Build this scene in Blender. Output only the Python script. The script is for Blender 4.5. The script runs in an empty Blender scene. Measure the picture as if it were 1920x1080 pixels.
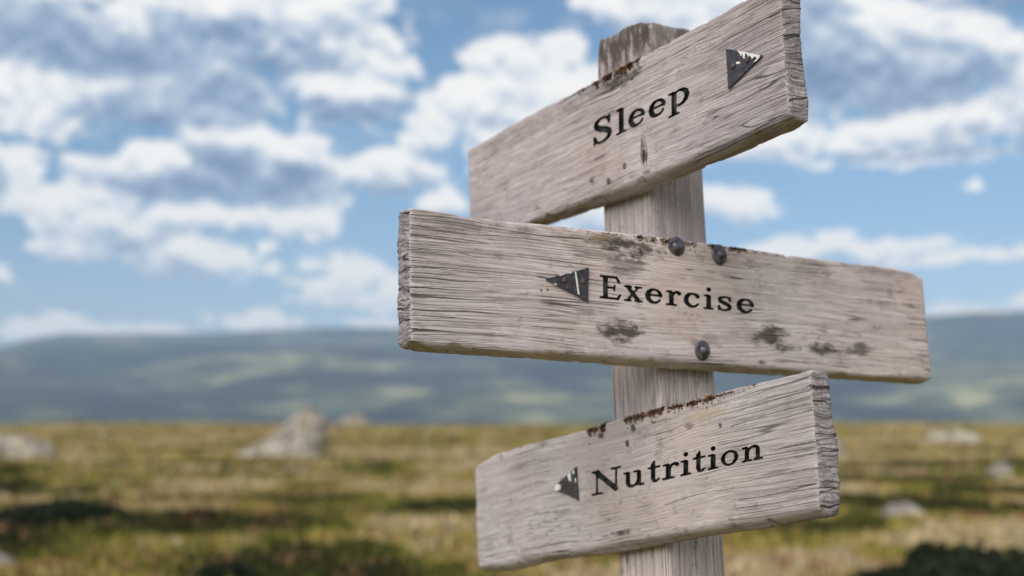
import bpy, bmesh, math, random
import numpy as np
from mathutils import Vector, Matrix, noise
from mathutils.geometry import tessellate_polygon
random.seed(7); rng = np.random.default_rng(7)
sc = bpy.context.scene
COL = sc.collection
# ------------------------------------------------------------------ camera
F = 2200.0                      # focal length in pixels of the 1920 px wide photograph
PITCH = math.atan(240.0 / F)    # the horizon lies 240 px below the middle
CZ = 1.30
cam_d = bpy.data.cameras.new('camera'); cam = bpy.data.objects.new('camera', cam_d); COL.objects.link(cam)
cam_d.sensor_width = 36.0; cam_d.lens = 36.0 * F / 1920.0
cam_d.clip_start = 0.05; cam_d.clip_end = 40000
cam.location = (0, 0, CZ); cam.rotation_euler = (math.pi / 2 + PITCH, 0, 0)
cam_d.dof.use_dof = True; cam_d.dof.focus_distance = 1.40
cam_d.dof.aperture_fstop = cam_d.lens * 0.001 / 0.0155
sc.camera = cam
EYE = Vector((0, 0, CZ))
def ray(x, y):
    a, b = (x - 960.0) / F, (540.0 - y) / F
    c, s = math.cos(PITCH), math.sin(PITCH)
    return Vector((a, c - b * s, s + b * c))
def on_ground(x, y, z=0.0):
    d = ray(x, y); t = (z - CZ) / d.z
    return EYE + d * t
# ------------------------------------------------------------------ render + light
sc.render.engine = 'CYCLES'
sc.cycles.use_denoising = True
sc.cycles.max_bounces = 6; sc.cycles.volume_bounces = 1
sc.view_settings.view_transform = 'Standard'; sc.view_settings.look = 'None'
sc.view_settings.gamma = 1.0; sc.view_settings.use_curve_mapping = False
sc.view_settings.exposure = 1.0
SUN_EL, SUN_AZ = math.radians(38), math.radians(208)    # azimuth clockwise from +Y: behind the camera
sun_d = bpy.data.lights.new('sun', 'SUN'); sun_d.energy = 2.6; sun_d.angle = math.radians(55); sun_d.color = (1.0, 0.955, 0.90)
sun = bpy.data.objects.new('sun', sun_d); COL.objects.link(sun)
sdir = Vector((math.sin(SUN_AZ) * math.cos(SUN_EL), math.cos(SUN_AZ) * math.cos(SUN_EL), math.sin(SUN_EL)))
sun.rotation_euler = sdir.to_track_quat('Z', 'Y').to_euler(); sun.location = (0, -20, 30)

# ------------------------------------------------------------------ node helper
class NB:
    def __init__(s, tree): s.t = tree
    def new(s, typ, **kw):
        n = s.t.nodes.new(typ)
        for k, v in kw.items(): setattr(n, k, v)
        return n
    def put(s, sock, v):
        if v is None: return
        if isinstance(v, bpy.types.NodeSocket): s.t.links.new(v, sock)
        else: sock.default_value = v
    def math(s, op, a, b=None, c=None, clamp=False):
        n = s.new('ShaderNodeMath', operation=op, use_clamp=clamp)
        s.put(n.inputs[0], a); s.put(n.inputs[1], b); s.put(n.inputs[2], c)
        return n.outputs[0]
    def vec(s, op, a, b=None, c=None):
        n = s.new('ShaderNodeVectorMath', operation=op)
        s.put(n.inputs[0], a); s.put(n.inputs[1], b)
        if c is not None:
            if op == 'SCALE': s.put(n.inputs[3], c)
            else: s.put(n.inputs[2], c)
        return n.outputs['Value'] if op in ('DOT_PRODUCT', 'LENGTH', 'DISTANCE') else n.outputs[0]
    def noise(s, v, scale, detail=4, rough=0.5, dist=0.0, color=False, typ='FBM'):
        n = s.new('ShaderNodeTexNoise', noise_dimensions='3D', noise_type=typ)
        s.put(n.inputs['Vector'], v); s.put(n.inputs['Scale'], scale); s.put(n.inputs['Detail'], detail)
        s.put(n.inputs['Roughness'], rough); s.put(n.inputs['Distortion'], dist)
        return n.outputs['Color' if color else 'Fac']
    def smooth(s, v, a, b, lo=0.0, hi=1.0):
        n = s.new('ShaderNodeMapRange', interpolation_type='SMOOTHSTEP', clamp=True)
        for i, q in enumerate((v, a, b, lo, hi)): s.put(n.inputs[i], q)
        return n.outputs[0]
    def lin(s, v, a, b, lo=0.0, hi=1.0):
        n = s.new('ShaderNodeMapRange', interpolation_type='LINEAR', clamp=True)
        for i, q in enumerate((v, a, b, lo, hi)): s.put(n.inputs[i], q)
        return n.outputs[0]
    def mix(s, f, a, b, mode='MIX'):
        n = s.new('ShaderNodeMix', data_type='RGBA', blend_type=mode)
        s.put(n.inputs[0], f)
        for i, q in ((6, a), (7, b)):
            if not isinstance(q, bpy.types.NodeSocket) and len(q) == 3: q = (*q, 1)
            s.put(n.inputs[i], q)
        return n.outputs[2]
    def ramp(s, f, stops):
        n = s.new('ShaderNodeValToRGB'); e = n.color_ramp.elements
        while len(e) < len(stops): e.new(0.5)
        for el, (p, c) in zip(e, stops): el.position = p; el.color = (*c, 1)
        s.put(n.inputs[0], f); return n.outputs[0]
    def comb(s, x, y, z):
        n = s.new('ShaderNodeCombineXYZ'); s.put(n.inputs[0], x); s.put(n.inputs[1], y); s.put(n.inputs[2], z); return n.outputs[0]
    def sep(s, v):
        n = s.new('ShaderNodeSeparateXYZ'); s.put(n.inputs[0], v); return n.outputs

# ------------------------------------------------------------------ sky
def azel(x, y):
    d = ray(x, y).normalized()
    return math.atan2(d.x, d.y) * 100, math.asin(d.z) * 100     # hundredths of a radian
def blob(x0, y0, x1, y1):
    cx, cy = azel((x0 + x1) / 2, (y0 + y1) / 2)
    ax, ay = azel(x0, y1); bx, by = azel(x1, y0)
    return (cx, cy, (bx - ax) / 2, (by - ay) / 2)
CLOUDS = [blob(*b) for b in [
    # upper left banks
    (-260, -70, 240, 70), (250, -120, 775, 112), (-80, 30, 560, 135), (420, 60, 720, 135), (-200, 105, 340, 215),
    (80, 120, 560, 235), (500, 108, 825, 232), (-120, 190, 200, 252), (380, -200, 720, 60), (560, 215, 600, 218),
    # long cumulus
    (-140, 255, 130, 385), (90, 285, 420, 385), (240, 240, 560, 380), (420, 218, 540, 300), (360, 262, 720, 392), (600, 290, 858, 372), (-80, 330, 240, 400),
    # under it
    (20, 378, 320, 448), (240, 372, 660, 438), (40, 420, 240, 486), (100, 410, 330, 460), (190, 452, 552, 518), (230, 462, 440, 520),(470, 450, 528, 480),
    # small ones
    (545, 515, 745, 550), (610, 480, 720, 545), (540, 545, 760, 577), (690, 505, 760, 575), (92, 580, 160, 597), (388, 588, 600, 626), (470, 578, 545, 610), (-60, 603, 360, 640), (640, 590, 760, 612), (-120, 490, 30, 540), (560, 494, 640, 506), (800, 355, 890, 405),
    # cumulus behind the upper board and post
    (850, 52, 1120, 250), (800, 130, 1010, 270), (740, 185, 870, 278), (1090, -120, 1420, 130), (1000, 90, 1260, 330), (1040, 330, 1180, 440), (840, 150, 1100, 330),
    # right banks
    (1360, -160, 1760, 250), (1430, -160, 2100, 70), (1450, 40, 1900, 230), (1360, 20, 1960, 245), (1470, 60, 1800, 220), (1560, -40, 1880, 130), (1440, 170, 2000, 300), (1320, 225, 1640, 312), (1500, 245, 1960, 330), (1800, 70, 2100, 250),
    (1250, 240, 1500, 315), (1306, 342, 1448, 422), (1330, 350, 1420, 405), (1796, 334, 1860, 358),
    (1370, 448, 1600, 500), (1440, 428, 1620, 492), (1560, 440, 1752, 492), (1630, 478, 1810, 510), (1760, 468, 1960, 502), (1895, 540, 1990, 572), (1740, 568, 1870, 604), (1900, 445, 1980, 500),
]]
DARKS = [blob(*b) for b in [
    (-200, 45, 700, 128), (380, 88, 720, 138), (90, 185, 500, 232), (280, 130, 560, 235), (560, 180, 800, 232),
    (140, 322, 720, 380), (330, 270, 500, 350), (-120, 290, 40, 390), (470, 300, 640, 370),
    (150, 430, 320, 470), (-60, 390, 60, 470),
    (1380, -60, 1620, 245), (1420, 60, 1920, 250), (1480, 80, 1840, 245), (1520, 110, 1780, 230), (1780, -80, 2140, 75), (1560, 255, 2000, 315),  (0, 40, 560, 120), (1120, 20, 1260, 120),
]]
def cloud_group():
    g = bpy.data.node_groups.new('cloud_field', 'ShaderNodeTree')
    g.interface.new_socket('Dir', in_out='INPUT', socket_type='NodeSocketVector')
    g.interface.new_socket('Up', in_out='INPUT', socket_type='NodeSocketFloat')
    g.interface.new_socket('Field', in_out='OUTPUT', socket_type='NodeSocketFloat')
    g.interface.new_socket('Dark', in_out='OUTPUT', socket_type='NodeSocketFloat')
    g.interface.new_socket('Puff', in_out='OUTPUT', socket_type='NodeSocketFloat')
    b = NB(g); gi = b.new('NodeGroupInput'); go = b.new('NodeGroupOutput')
    x, y, z = b.sep(gi.outputs[0])
    z = b.math('ADD', z, gi.outputs[1])
    az = b.math('MULTIPLY', b.math('ARCTAN2', x, y), 100.0)
    el = b.math('MULTIPLY', b.math('ARCSINE', z), 100.0)
    stretched = b.comb(x, y, b.math('MULTIPLY', z, 1.7))
    w1 = b.noise(stretched, 11.0, 3, 0.55, color=True)
    w2 = b.noise(stretched, 30.0, 10, 0.70, color=True)
    p = b.comb(az, el, 0.0)
    p = b.vec('MULTIPLY_ADD', b.vec('SUBTRACT', w1, (0.5, 0.5, 0.5)), (3.4, 1.8, 0.0), p)
    p = b.vec('MULTIPLY_ADD', b.vec('SUBTRACT', w2, (0.5, 0.5, 0.5)), (4.2, 3.2, 0.0), p)
    acc = None
    for cx, cy, rx, ry in CLOUDS:
        q = b.vec('MULTIPLY_ADD', p, (1 / rx, 1 / ry, 0), (-cx / rx, -cy / ry, 0))
        d = b.vec('DOT_PRODUCT', q, q)
        acc = d if acc is None else b.math('SMOOTH_MIN', acc, d, 0.25)
    f = b.math('SUBTRACT', 1.0, acc)
    # cauliflower heads: rounded swellings with creases between them
    rnd = b.comb(x, y, b.math('MULTIPLY', z, 1.2))
    rnd = b.vec('MULTIPLY_ADD', b.vec('SUBTRACT', w2, (0.5, 0.5, 0.5)), (0.02, 0.02, 0.02), rnd)
    for sc_, am in ((16.0, 1.7), (44.0, 0.9), (115.0, 0.35)):
        f = b.math('MULTIPLY_ADD', b.math('ABSOLUTE', b.math('SUBTRACT', b.noise(rnd, sc_, 0.0, 0.5), 0.5)), am * 2.2, f)
    f = b.math('SUBTRACT', f, 0.62)
    # the sky outside the picture goes on with scattered clouds of the same kind
    off = b.math('MAXIMUM', b.math('SUBTRACT', b.math('ABSOLUTE', b.sep(p)[0]), 46.0), b.math('SUBTRACT', el, 40.0))
    outm = b.smooth(off, 0.0, 30.0)
    wild = b.math('MULTIPLY_ADD', b.noise(stretched, 3.2, 7, 0.58), 7.0, -3.25)
    low = b.smooth(el, 3.0, 12.0)
    f = b.math('MAXIMUM', f, b.math('SUBTRACT', b.math('MULTIPLY', wild, low), b.math('MULTIPLY', b.math('SUBTRACT', 1.0, outm), 4.5)))
    acc = None
    for cx, cy, rx, ry in DARKS:
        q = b.vec('MULTIPLY_ADD', p, (1 / rx, 1 / ry, 0), (-cx / rx, -cy / ry, 0))
        d = b.vec('DOT_PRODUCT', q, q)
        acc = d if acc is None else b.math('SMOOTH_MIN', acc, d, 0.5)
    dk = b.smooth(acc, 1.25, 0.15)
    g.links.new(f, go.inputs[0]); g.links.new(dk, go.inputs[1]); g.links.new(b.noise(b.comb(x, y, b.math('MULTIPLY', z, 1.35)), 16.0, 10, 0.68, 0.3), go.inputs[2])
    return g
world = bpy.data.worlds.new('World'); sc.world = world; world.use_nodes = True
wt = world.node_tree; wt.nodes.clear(); W = NB(wt)
tc = W.new('ShaderNodeTexCoord'); D3 = tc.outputs['Generated']
nish = W.new('ShaderNodeTexSky', sky_type='NISHITA'); nish.sun_disc = False
nish.sun_elevation = SUN_EL; nish.sun_rotation = SUN_AZ; nish.altitude = 900; nish.air_density = 1.0; nish.dust_density = 1.2; nish.ozone_density = 1.5
SKY_STR = 0.06
grp = cloud_group()
def field(up):
    n = W.new('ShaderNodeGroup'); n.node_tree = grp; wt.links.new(D3, n.inputs[0]); n.inputs[1].default_value = up; return n.outputs
f0, f1 = field(0.0), field(0.011)
dens = W.smooth(f0[0], -0.08, 0.26)
dens = W.math('MULTIPLY', dens, W.smooth(f0[0], -0.1, 1.1, 0.86, 1.0))
veil = W.math('MULTIPLY', W.smooth(f0[0], -1.5, 0.1), W.smooth(f0[2], 0.46, 0.64, 0.02, 0.34))
dens = W.math('MAXIMUM', dens, veil)
# light comes from above: what has much cloud over it is greyer; small differences give the billows
grad = W.math('SUBTRACT', f0[0], f1[0])           # bright where the cloud thins out upwards, grey under its body
grad = W.math('MINIMUM', W.math('MAXIMUM', grad, -1.1), 1.1)
shade = W.math('MULTIPLY_ADD', grad, 0.44, 0.86)
shade = W.math('MULTIPLY_ADD', W.smooth(f0[0], 0.1, 1.2), -0.10, shade)
shade = W.math('SUBTRACT', shade, W.math('MULTIPLY', f0[1], 0.54))
shade = W.math('MULTIPLY_ADD', W.math('SUBTRACT', f0[2], 0.5), 1.15, shade)
CB = 8.3
ccol = W.ramp(shade, [(0.0, (0.19, 0.29, 0.46)), (0.35, (0.36, 0.47, 0.63)), (0.60, (0.60, 0.68, 0.79)), (0.78, (0.86, 0.89, 0.93)), (0.92, (1.0, 0.99, 0.97))])
ccol = W.vec('SCALE', ccol, None, CB)
elz = W.sep(D3)[2]
skyc = W.mix(1.0, nish.outputs[0], W.ramp(W.lin(elz, 0.0, 0.4), [(0.0, (0.66, 0.66, 0.80)), (0.25, (0.76, 0.79, 0.86)), (0.6, (0.80, 0.96, 0.98)), (1.0, (0.80, 0.98, 1.02))]), 'MULTIPLY')
hz = W.smooth(elz, 0.02, 0.24, 0.72, 0.0)
ccol2 = W.mix(W.math('MULTIPLY', hz, 0.5), ccol, (5.0, 5.8, 6.5))
mixed = W.mix(dens, skyc, ccol2)
bg = W.new('ShaderNodeBackground'); wt.links.new(mixed, bg.inputs[0]); bg.inputs[1].default_value = SKY_STR
wo = W.new('ShaderNodeOutputWorld'); wt.links.new(bg.outputs[0], wo.inputs[0])
try: world.cycles.sampling_method = 'MANUAL'; world.cycles.sample_map_resolution = 512
except Exception: pass

# ------------------------------------------------------------------ object helpers
def link(name, me, mat=None, parent=None, smooth=True, label=None, cat=None, group=None, kind=None):
    if mat is not None: me.materials.clear(); me.materials.append(mat)
    if smooth and len(me.polygons): me.polygons.foreach_set('use_smooth', [True] * len(me.polygons))
    o = bpy.data.objects.new(name, me); COL.objects.link(o)
    if parent is not None: o.parent = parent
    tag(o, label, cat, group, kind); return o
def tag(o, label=None, cat=None, group=None, kind=None):
    for k, v in (('label', label), ('category', cat), ('group', group), ('kind', kind)):
        if v: o[k] = v
def mesh(name, vs, fs):
    me = bpy.data.meshes.new(name); me.from_pydata([tuple(v) for v in vs], [], fs); me.update(); return me
def material(name, rough=0.8, spec=0.3):
    m = bpy.data.materials.new(name); m.use_nodes = True; t = m.node_tree; b = NB(t)
    bs = t.nodes['Principled BSDF']; bs.inputs['Roughness'].default_value = rough; bs.inputs['Specular IOR Level'].default_value = spec
    c = b.new('ShaderNodeTexCoord'); return m, b, bs, c
def bump(b, bs, h, strength, dist):
    n = b.new('ShaderNodeBump'); n.inputs['Strength'].default_value = strength; n.inputs['Distance'].default_value = dist
    b.put(n.inputs['Height'], h); b.t.links.new(n.outputs[0], bs.inputs['Normal'])

# ------------------------------------------------------------------ land
def fbm2(x, y, s, oct=4, seed=0.0):
    return noise.fractal(Vector((x * s + seed, y * s - seed, seed * 1.7)), 1.0, 2.0, oct)
EDGE = 230.0
def land_z(x, y):
    r = math.hypot(x, y)
    near = min(1.0, r / 8.0)
    z = near * (0.07 * fbm2(x, y, 0.45, 3, 3.1) + 0.10 * fbm2(x, y, 0.12, 3, 9.3)) + min(1, r / 60) * 0.22 * fbm2(x, y, 0.03, 3, 5.2)
    z -= 0.05 * min(1, r / 40)
    z += max(0, min(1, (r - 60) / 120)) * (0.75 * fbm2(x, y, 0.014, 3, 8.8) - 0.25)
    if r > EDGE: z -= (r - EDGE) * 0.05 * min(1, (r - EDGE) / 200)
    return max(z, -58.0 + 3 * fbm2(x, y, 0.004, 2, 1.0)) if r > EDGE else z
def polar(radii, n_az, zf):
    vs, fs = [], []
    for r in radii:
        for k in range(n_az):
            a = 2 * math.pi * k / n_az; x, y = r * math.sin(a), r * math.cos(a); vs.append((x, y, zf(x, y)))
    for i in range(len(radii) - 1):
        for k in range(n_az):
            k2 = (k + 1) % n_az; fs.append((i * n_az + k, i * n_az + k2, (i + 1) * n_az + k2, (i + 1) * n_az + k))
    return vs, fs
rad = [0.02 * 1.0] + list(np.geomspace(0.6, 9000, 210))
vs, fs = polar(rad, 420, land_z)
m, b, bs, c = material('moor', 0.95, 0.1)
P = c.outputs['Object']
n1 = b.noise(P, 0.45, 5, 0.6); n2 = b.noise(P, 1.6, 4, 0.6); n3 = b.noise(P, 0.07, 4, 0.55); n4 = b.noise(P, 7.0, 3, 0.6)
colr = b.ramp(b.math('ADD', b.math('MULTIPLY', n1, 0.6), b.math('MULTIPLY', n2, 0.4)), [
    (0.36, (0.018, 0.020, 0.007)), (0.44, (0.060, 0.060, 0.014)), (0.51, (0.16, 0.125, 0.030)), (0.57, (0.32, 0.24, 0.08)), (0.64, (0.40, 0.31, 0.18)), (0.75, (0.46, 0.39, 0.28))])
colr = b.mix(b.smooth(n3, 0.42, 0.62, 0.0, 0.55), colr, (0.26, 0.21, 0.05))
colr = b.mix(b.smooth(n4, 0.35, 0.65, 0.25, 0.0), colr, (0.03, 0.035, 0.012))
dist = b.vec('LENGTH', P)
far = b.smooth(dist, 35.0, 130.0)
colr = b.mix(b.math('MULTIPLY', far, 0.65), colr, (0.34, 0.26, 0.065))
val = b.smooth(dist, 260.0, 700.0)
colr = b.mix(val, colr, b.ramp(b.noise(P, 0.004, 4, 0.6), [(0.4, (0.03, 0.05, 0.03)), (0.6, (0.11, 0.13, 0.06))]))
b.put(bs.inputs['Base Color'], colr); bump(b, bs, n4, 0.5, 0.05)
ground = link('ground', mesh('ground', vs, fs), m, kind='structure')

# hills: the ridge line as it shows over the plain
RIDGE = [(-700, 668), (-300, 668), (-60, 668), (0, 660), (60, 645), (110, 637), (240, 632), (380, 630), (520, 622), (640, 615), (760, 612), (1000, 616), (1300, 622), (1560, 616), (1740, 606), (1830, 600), (1920, 600), (2100, 604), (2600, 622)]
RA = [math.atan2(ray(x, 780).x, ray(x, 780).y) for x, y in RIDGE]; RE = [(780 - y) / F for x, y in RIDGE]
def ridge_el(a): 
    if a > math.pi: a -= 2 * math.pi
    wild = 0.062 + 0.03 * noise.noise(Vector((math.sin(a) * 2.5, math.cos(a) * 2.5, 4.4)))
    if RA[0] <= a <= RA[-1]: e = float(np.interp(a, RA, RE)); k = min(1, (a - RA[0]) / 0.1, (RA[-1] - a) / 0.1); return wild + (e - wild) * k
    return wild
RD = 3600.0
def hill_z(x, y):
    r = math.hypot(x, y); a = math.atan2(x, y)
    top = ridge_el(a) * RD
    k = max(0.0, min(1.0, (r - 1150) / (RD - 1150)))
    z = -62 + (top + 62) * (k ** 0.85) + 40 * k * (1 - k) * fbm2(x, y, 0.0013, 3, 2.0) * 4.5
    z += 20 * fbm2(x, y, 0.004, 3, 6.0) * min(1, k * 4) * (1 - 0.75 * k)
    if r > RD: z = top - (r - RD) * 0.09
    return z
vs, fs = polar(list(np.linspace(1150, 3600, 60)) + [3900, 4500, 5200], 720, hill_z)
m, b, bs, c = material('fell_slopes', 0.95, 0.05); P = c.outputs['Object']
q = b.vec('MULTIPLY', P, (1.0, 1.0, 3.2))
h1 = b.noise(q, 0.0030, 5, 0.62, 0.6); h2 = b.noise(q, 0.012, 4, 0.65)
hc = b.ramp(b.math('ADD', b.math('MULTIPLY', h1, 0.7), b.math('MULTIPLY', h2, 0.3)), [(0.43, (0.003, 0.008, 0.011)), (0.50, (0.016, 0.028, 0.024)), (0.56, (0.09, 0.10, 0.055)), (0.62, (0.27, 0.25, 0.13))])  # dark patches: woodland tone that also stands in for cloud shadows
b.put(bs.inputs['Base Color'], hc)
hills = link('hills', mesh('hills', vs, fs), m, kind='structure')
# a farther ridge showing pale blue at the far left
def far_z(x, y):
    r = math.hypot(x, y); a = math.atan2(x, y); k = max(0.0, min(1.0, (r - 6800) / 1600))
    return -40 + (0.052 + 0.003 * noise.noise(Vector((a * 9, 1, 1)))) * 8400 * k + 40 * k if r <= 8400 else (0.052 * 8400 - (r - 8400) * 0.1)
m2, b, bs, c = material('far_fell', 0.95, 0.05); b.put(bs.inputs['Base Color'], b.ramp(b.noise(c.outputs['Object'], 0.001, 4), [(0.4, (0.05, 0.06, 0.05)), (0.6, (0.12, 0.13, 0.1))]))
vs, fs = polar([6800, 7400, 8000, 8400, 8800], 300, far_z)
link('distant_hills', mesh('distant_hills', vs, fs), m2, kind='structure')

# haze
hb = bmesh.new(); bmesh.ops.create_cube(hb, size=1.0); me = bpy.data.meshes.new('haze'); hb.to_mesh(me); hb.free()
hm = bpy.data.materials.new('haze'); hm.use_nodes = True; hm.node_tree.nodes.clear()
pv = hm.node_tree.nodes.new('ShaderNodeVolumePrincipled'); ho = hm.node_tree.nodes.new('ShaderNodeOutputMaterial')
pv.inputs['Color'].default_value = (0.47, 0.61, 0.80, 1); pv.inputs['Density'].default_value = 2.3e-4; pv.inputs['Anisotropy'].default_value = 0.0
hm.node_tree.links.new(pv.outputs[0], ho.inputs['Volume'])
haze = link('haze', me, hm, smooth=False, kind='stuff'); haze.scale = (19000, 19000, 700); haze.location = (0, 0, 700 / 2 - 480)
haze['label'] = 'thin blue haze in front of the far hills'

# ------------------------------------------------------------------ ground cover
def tuft_field(name, spots, mat, hgt, blades, spread, lab):
    V = []; Fc = []; Cc = []
    for (x, y, s, colr) in spots:
        z = land_z(x, y)
        for k in range(blades):
            a = rng.uniform(0, 2 * math.pi); rr = rng.uniform(0, spread) * s
            bx, by = x + rr * math.cos(a), y + rr * math.sin(a); h = hgt * s * rng.uniform(0.5, 1.1)
            w = 0.035 * s * rng.uniform(0.6, 1.4); a2 = rng.uniform(0, math.pi); lx, ly = rng.normal(0, 0.35, 2) * h
            i = len(V); V += [(bx - w * math.cos(a2), by - w * math.sin(a2), z - 0.02), (bx + w * math.cos(a2), by + w * math.sin(a2), z - 0.02), (bx + lx, by + ly, z + h)]
            Fc.append((i, i + 1, i + 2)); Cc += [colr] * 3
    me = mesh(name, V, Fc)
    ca = me.color_attributes.new('tint', 'FLOAT_COLOR', 'POINT'); ca.data.foreach_set('color', np.array([(*q, 1) for q in Cc], dtype=np.float32).ravel())
    o = link(name, me, mat, smooth=False, kind='stuff'); o['label'] = lab; return o
m, b, bs, c = material('moor_plants', 0.9, 0.1)
at = b.new('ShaderNodeAttribute'); at.attribute_name = 'tint'
b.put(bs.inputs['Base Color'], b.mix(b.noise(c.outputs['Object'], 6.0, 2), b.mix(1.0, at.outputs['Color'], (0.55, 0.6, 0.5), 'MULTIPLY'), at.outputs['Color']))
spots = []; heath = []
PAL = [(0.185, 0.16, 0.034), (0.085, 0.09, 0.018), (0.32, 0.24, 0.075), (0.42, 0.32, 0.20), (0.035, 0.036, 0.012), (0.27, 0.14, 0.08)]
while len(spots) < 33000:
    px = rng.uniform(-800, 2700); d = 7.5 * math.exp(rng.uniform(0, 1) ** 1.1 * math.log(26))
    x = (px - 960) / F * d; y = d
    if abs(x - 0.19) < 0.3 and y < 3: continue
    v = fbm2(x, y, 0.42, 1, 20.0) * 2.3 + fbm2(x, y, 0.13, 2, 31.0) * 1.3 + (-0.32 if d < 12 else -0.2 if d < 20 else 0.0 if d < 35 else 0.22) + rng.normal(0, 0.22)
    k = 4 if v < -0.55 else 1 if v < -0.2 else 0 if v < 0.2 else 2 if v < 0.6 else 3
    if rng.random() < (0.25 if fbm2(x, y, 0.25, 2, 77.0) > 0.25 else 0.04): k = 5
    cc = np.array(PAL[k]) * rng.uniform(0.75, 1.25)
    if d > 40 and k in (0, 1): cc = cc * 0.5 + np.array(PAL[2]) * 0.5
    spots.append((x, y, (0.7 + d / 60.0) * rng.uniform(0.7, 1.3), tuple(cc)))
tuft_field('moor_grass', spots, m, 0.10, 9, 0.20, 'low grass and heather covering the moor')

# low shrubs, and near-black leaf mounds standing in for shade on the moor
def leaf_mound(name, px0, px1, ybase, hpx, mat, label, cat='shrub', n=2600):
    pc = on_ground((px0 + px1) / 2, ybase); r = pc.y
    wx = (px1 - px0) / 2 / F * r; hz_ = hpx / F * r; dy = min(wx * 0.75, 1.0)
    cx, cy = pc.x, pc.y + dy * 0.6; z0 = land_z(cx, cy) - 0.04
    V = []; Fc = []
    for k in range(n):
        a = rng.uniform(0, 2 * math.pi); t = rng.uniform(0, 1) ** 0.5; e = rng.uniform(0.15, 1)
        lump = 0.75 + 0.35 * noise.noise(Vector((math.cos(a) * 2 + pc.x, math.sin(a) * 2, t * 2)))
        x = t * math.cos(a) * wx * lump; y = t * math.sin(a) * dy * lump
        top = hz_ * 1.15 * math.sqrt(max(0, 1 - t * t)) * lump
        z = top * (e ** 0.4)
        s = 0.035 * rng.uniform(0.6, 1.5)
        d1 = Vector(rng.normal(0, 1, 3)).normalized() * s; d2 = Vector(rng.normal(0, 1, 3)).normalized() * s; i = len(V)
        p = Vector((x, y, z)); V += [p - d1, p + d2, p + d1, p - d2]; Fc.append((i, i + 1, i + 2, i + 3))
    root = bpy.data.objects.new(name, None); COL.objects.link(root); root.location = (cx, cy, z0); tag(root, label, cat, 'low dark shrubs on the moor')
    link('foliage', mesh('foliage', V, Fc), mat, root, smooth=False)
    # woody base under the leaves
    SV, SF = [], []
    for k in range(9):
        a = 2 * math.pi * k / 9 + 0.2; l = 0.6; i = len(SV); w = 0.012
        ex, ey, ez = math.cos(a) * wx * l, math.sin(a) * dy * l, hz_ * 0.55
        SV += [(-w, -w, 0), (w, -w, 0), (0, w, 0), (ex, ey, ez)]; SF += [(i, i + 1, i + 3), (i + 1, i + 2, i + 3), (i + 2, i, i + 3)]
    link('stem', mesh('stem', SV, SF), M_TWIG, root, smooth=False)
M_TWIG, b, bs, c = material('twig', 0.9); b.put(bs.inputs['Base Color'], b.mix(b.noise(c.outputs['Object'], 40.0, 2), (0.05, 0.035, 0.02), (0.10, 0.07, 0.05)))
M_DARKLEAF, b, bs, c = material('dark_leaf', 0.8, 0.15); b.put(bs.inputs['Base Color'], b.mix(b.noise(c.outputs['Object'], 9.0, 3), (0.006, 0.009, 0.006), (0.022, 0.030, 0.012)))  # near-black leaf, also used for the mounds standing in for shade
M_REDLEAF, b, bs, c = material('red_leaf', 0.8, 0.15); b.put(bs.inputs['Base Color'], b.mix(b.noise(c.outputs['Object'], 9.0, 3), (0.035, 0.015, 0.012), (0.09, 0.04, 0.02)))
M_GREENLEAF, b, bs, c = material('green_leaf', 0.8, 0.15); b.put(bs.inputs['Base Color'], b.mix(b.noise(c.outputs['Object'], 9.0, 3), (0.035, 0.042, 0.010), (0.11, 0.105, 0.026)))
leaf_mound('shrub', -120, 262, 985, 52, M_DARKLEAF, 'long almost black leaf mound standing in for bank shadow left of the signpost at the left edge', n=5000)  # leaves added in place of the shadow under a bank
leaf_mound('shrub', 1600, 2100, 1112, 96, M_DARKLEAF, 'wide almost black leaf mound standing in for cloud shadow in the bottom right corner', n=6000)  # leaves added in place of a cloud shadow on the grass
leaf_mound('shrub', 318, 412, 978, 26, M_REDLEAF, 'small reddish brown low shrub beside the long black shade mound', n=1500)
leaf_mound('shrub', 560, 780, 1046, 34, M_GREENLEAF, 'mid green low shrub in front of the boulder near the lowest board', n=3500)
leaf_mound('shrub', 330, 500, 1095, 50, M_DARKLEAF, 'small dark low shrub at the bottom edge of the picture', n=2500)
leaf_mound('shrub', 1560, 1690, 985, 35, M_GREENLEAF, 'mid green low shrub right of the lowest board', n=2000)

# stones
def stone(px0, px1, ybase, hpx, label, mat, seed, peak=0.5, name='boulder'):
    pc = on_ground((px0 + px1) / 2, ybase); r = pc.y
    wx = (px1 - px0) / 2 / F * r; hh = hpx / F * r; dy = wx * 0.8
    bm = bmesh.new(); bmesh.ops.create_icosphere(bm, subdivisions=4, radius=1.0)
    cuts = [Vector(rng.normal(0, 1, 3)).normalized() for _ in range(9)]
    for v in bm.verts:
        p = v.co.copy()
        for cdir in cuts:
            d = p.dot(cdir)
            if d > 0.74: p -= cdir * (d - 0.74) * 0.9
        k = 1 + 0.16 * noise.fractal(p * 1.6 + Vector((seed, 0, 0)), 1, 2, 4)
        p *= k
        zz = max(-0.25, p.z)
        sk = (peak - 0.5) * 1.6 * max(0, zz)
        up = 1.0 - 0.75 * abs(p.x * 0.5 + 0.5 - peak) * (1 if peak != 0.5 else 0.3)
        v.co = Vector(((p.x + sk) * wx * 1.12, p.y * dy, (zz * up if zz > 0 else zz) * hh * 1.2))
    me = bpy.data.meshes.new(name); bm.to_mesh(me); bm.free()
    o = link(name, me, mat, label=label, cat='rock', smooth=False); o.location = (pc.x, pc.y + dy * 0.7, land_z(pc.x, pc.y + dy * 0.7) - 0.12 * hh)
    return o
M_STONE, b, bs, c = material('lichened_stone', 0.9, 0.2); P = c.outputs['Object']
s1 = b.noise(P, 1.7, 5, 0.6); s2 = b.noise(P, 5.5, 4, 0.6)
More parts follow.
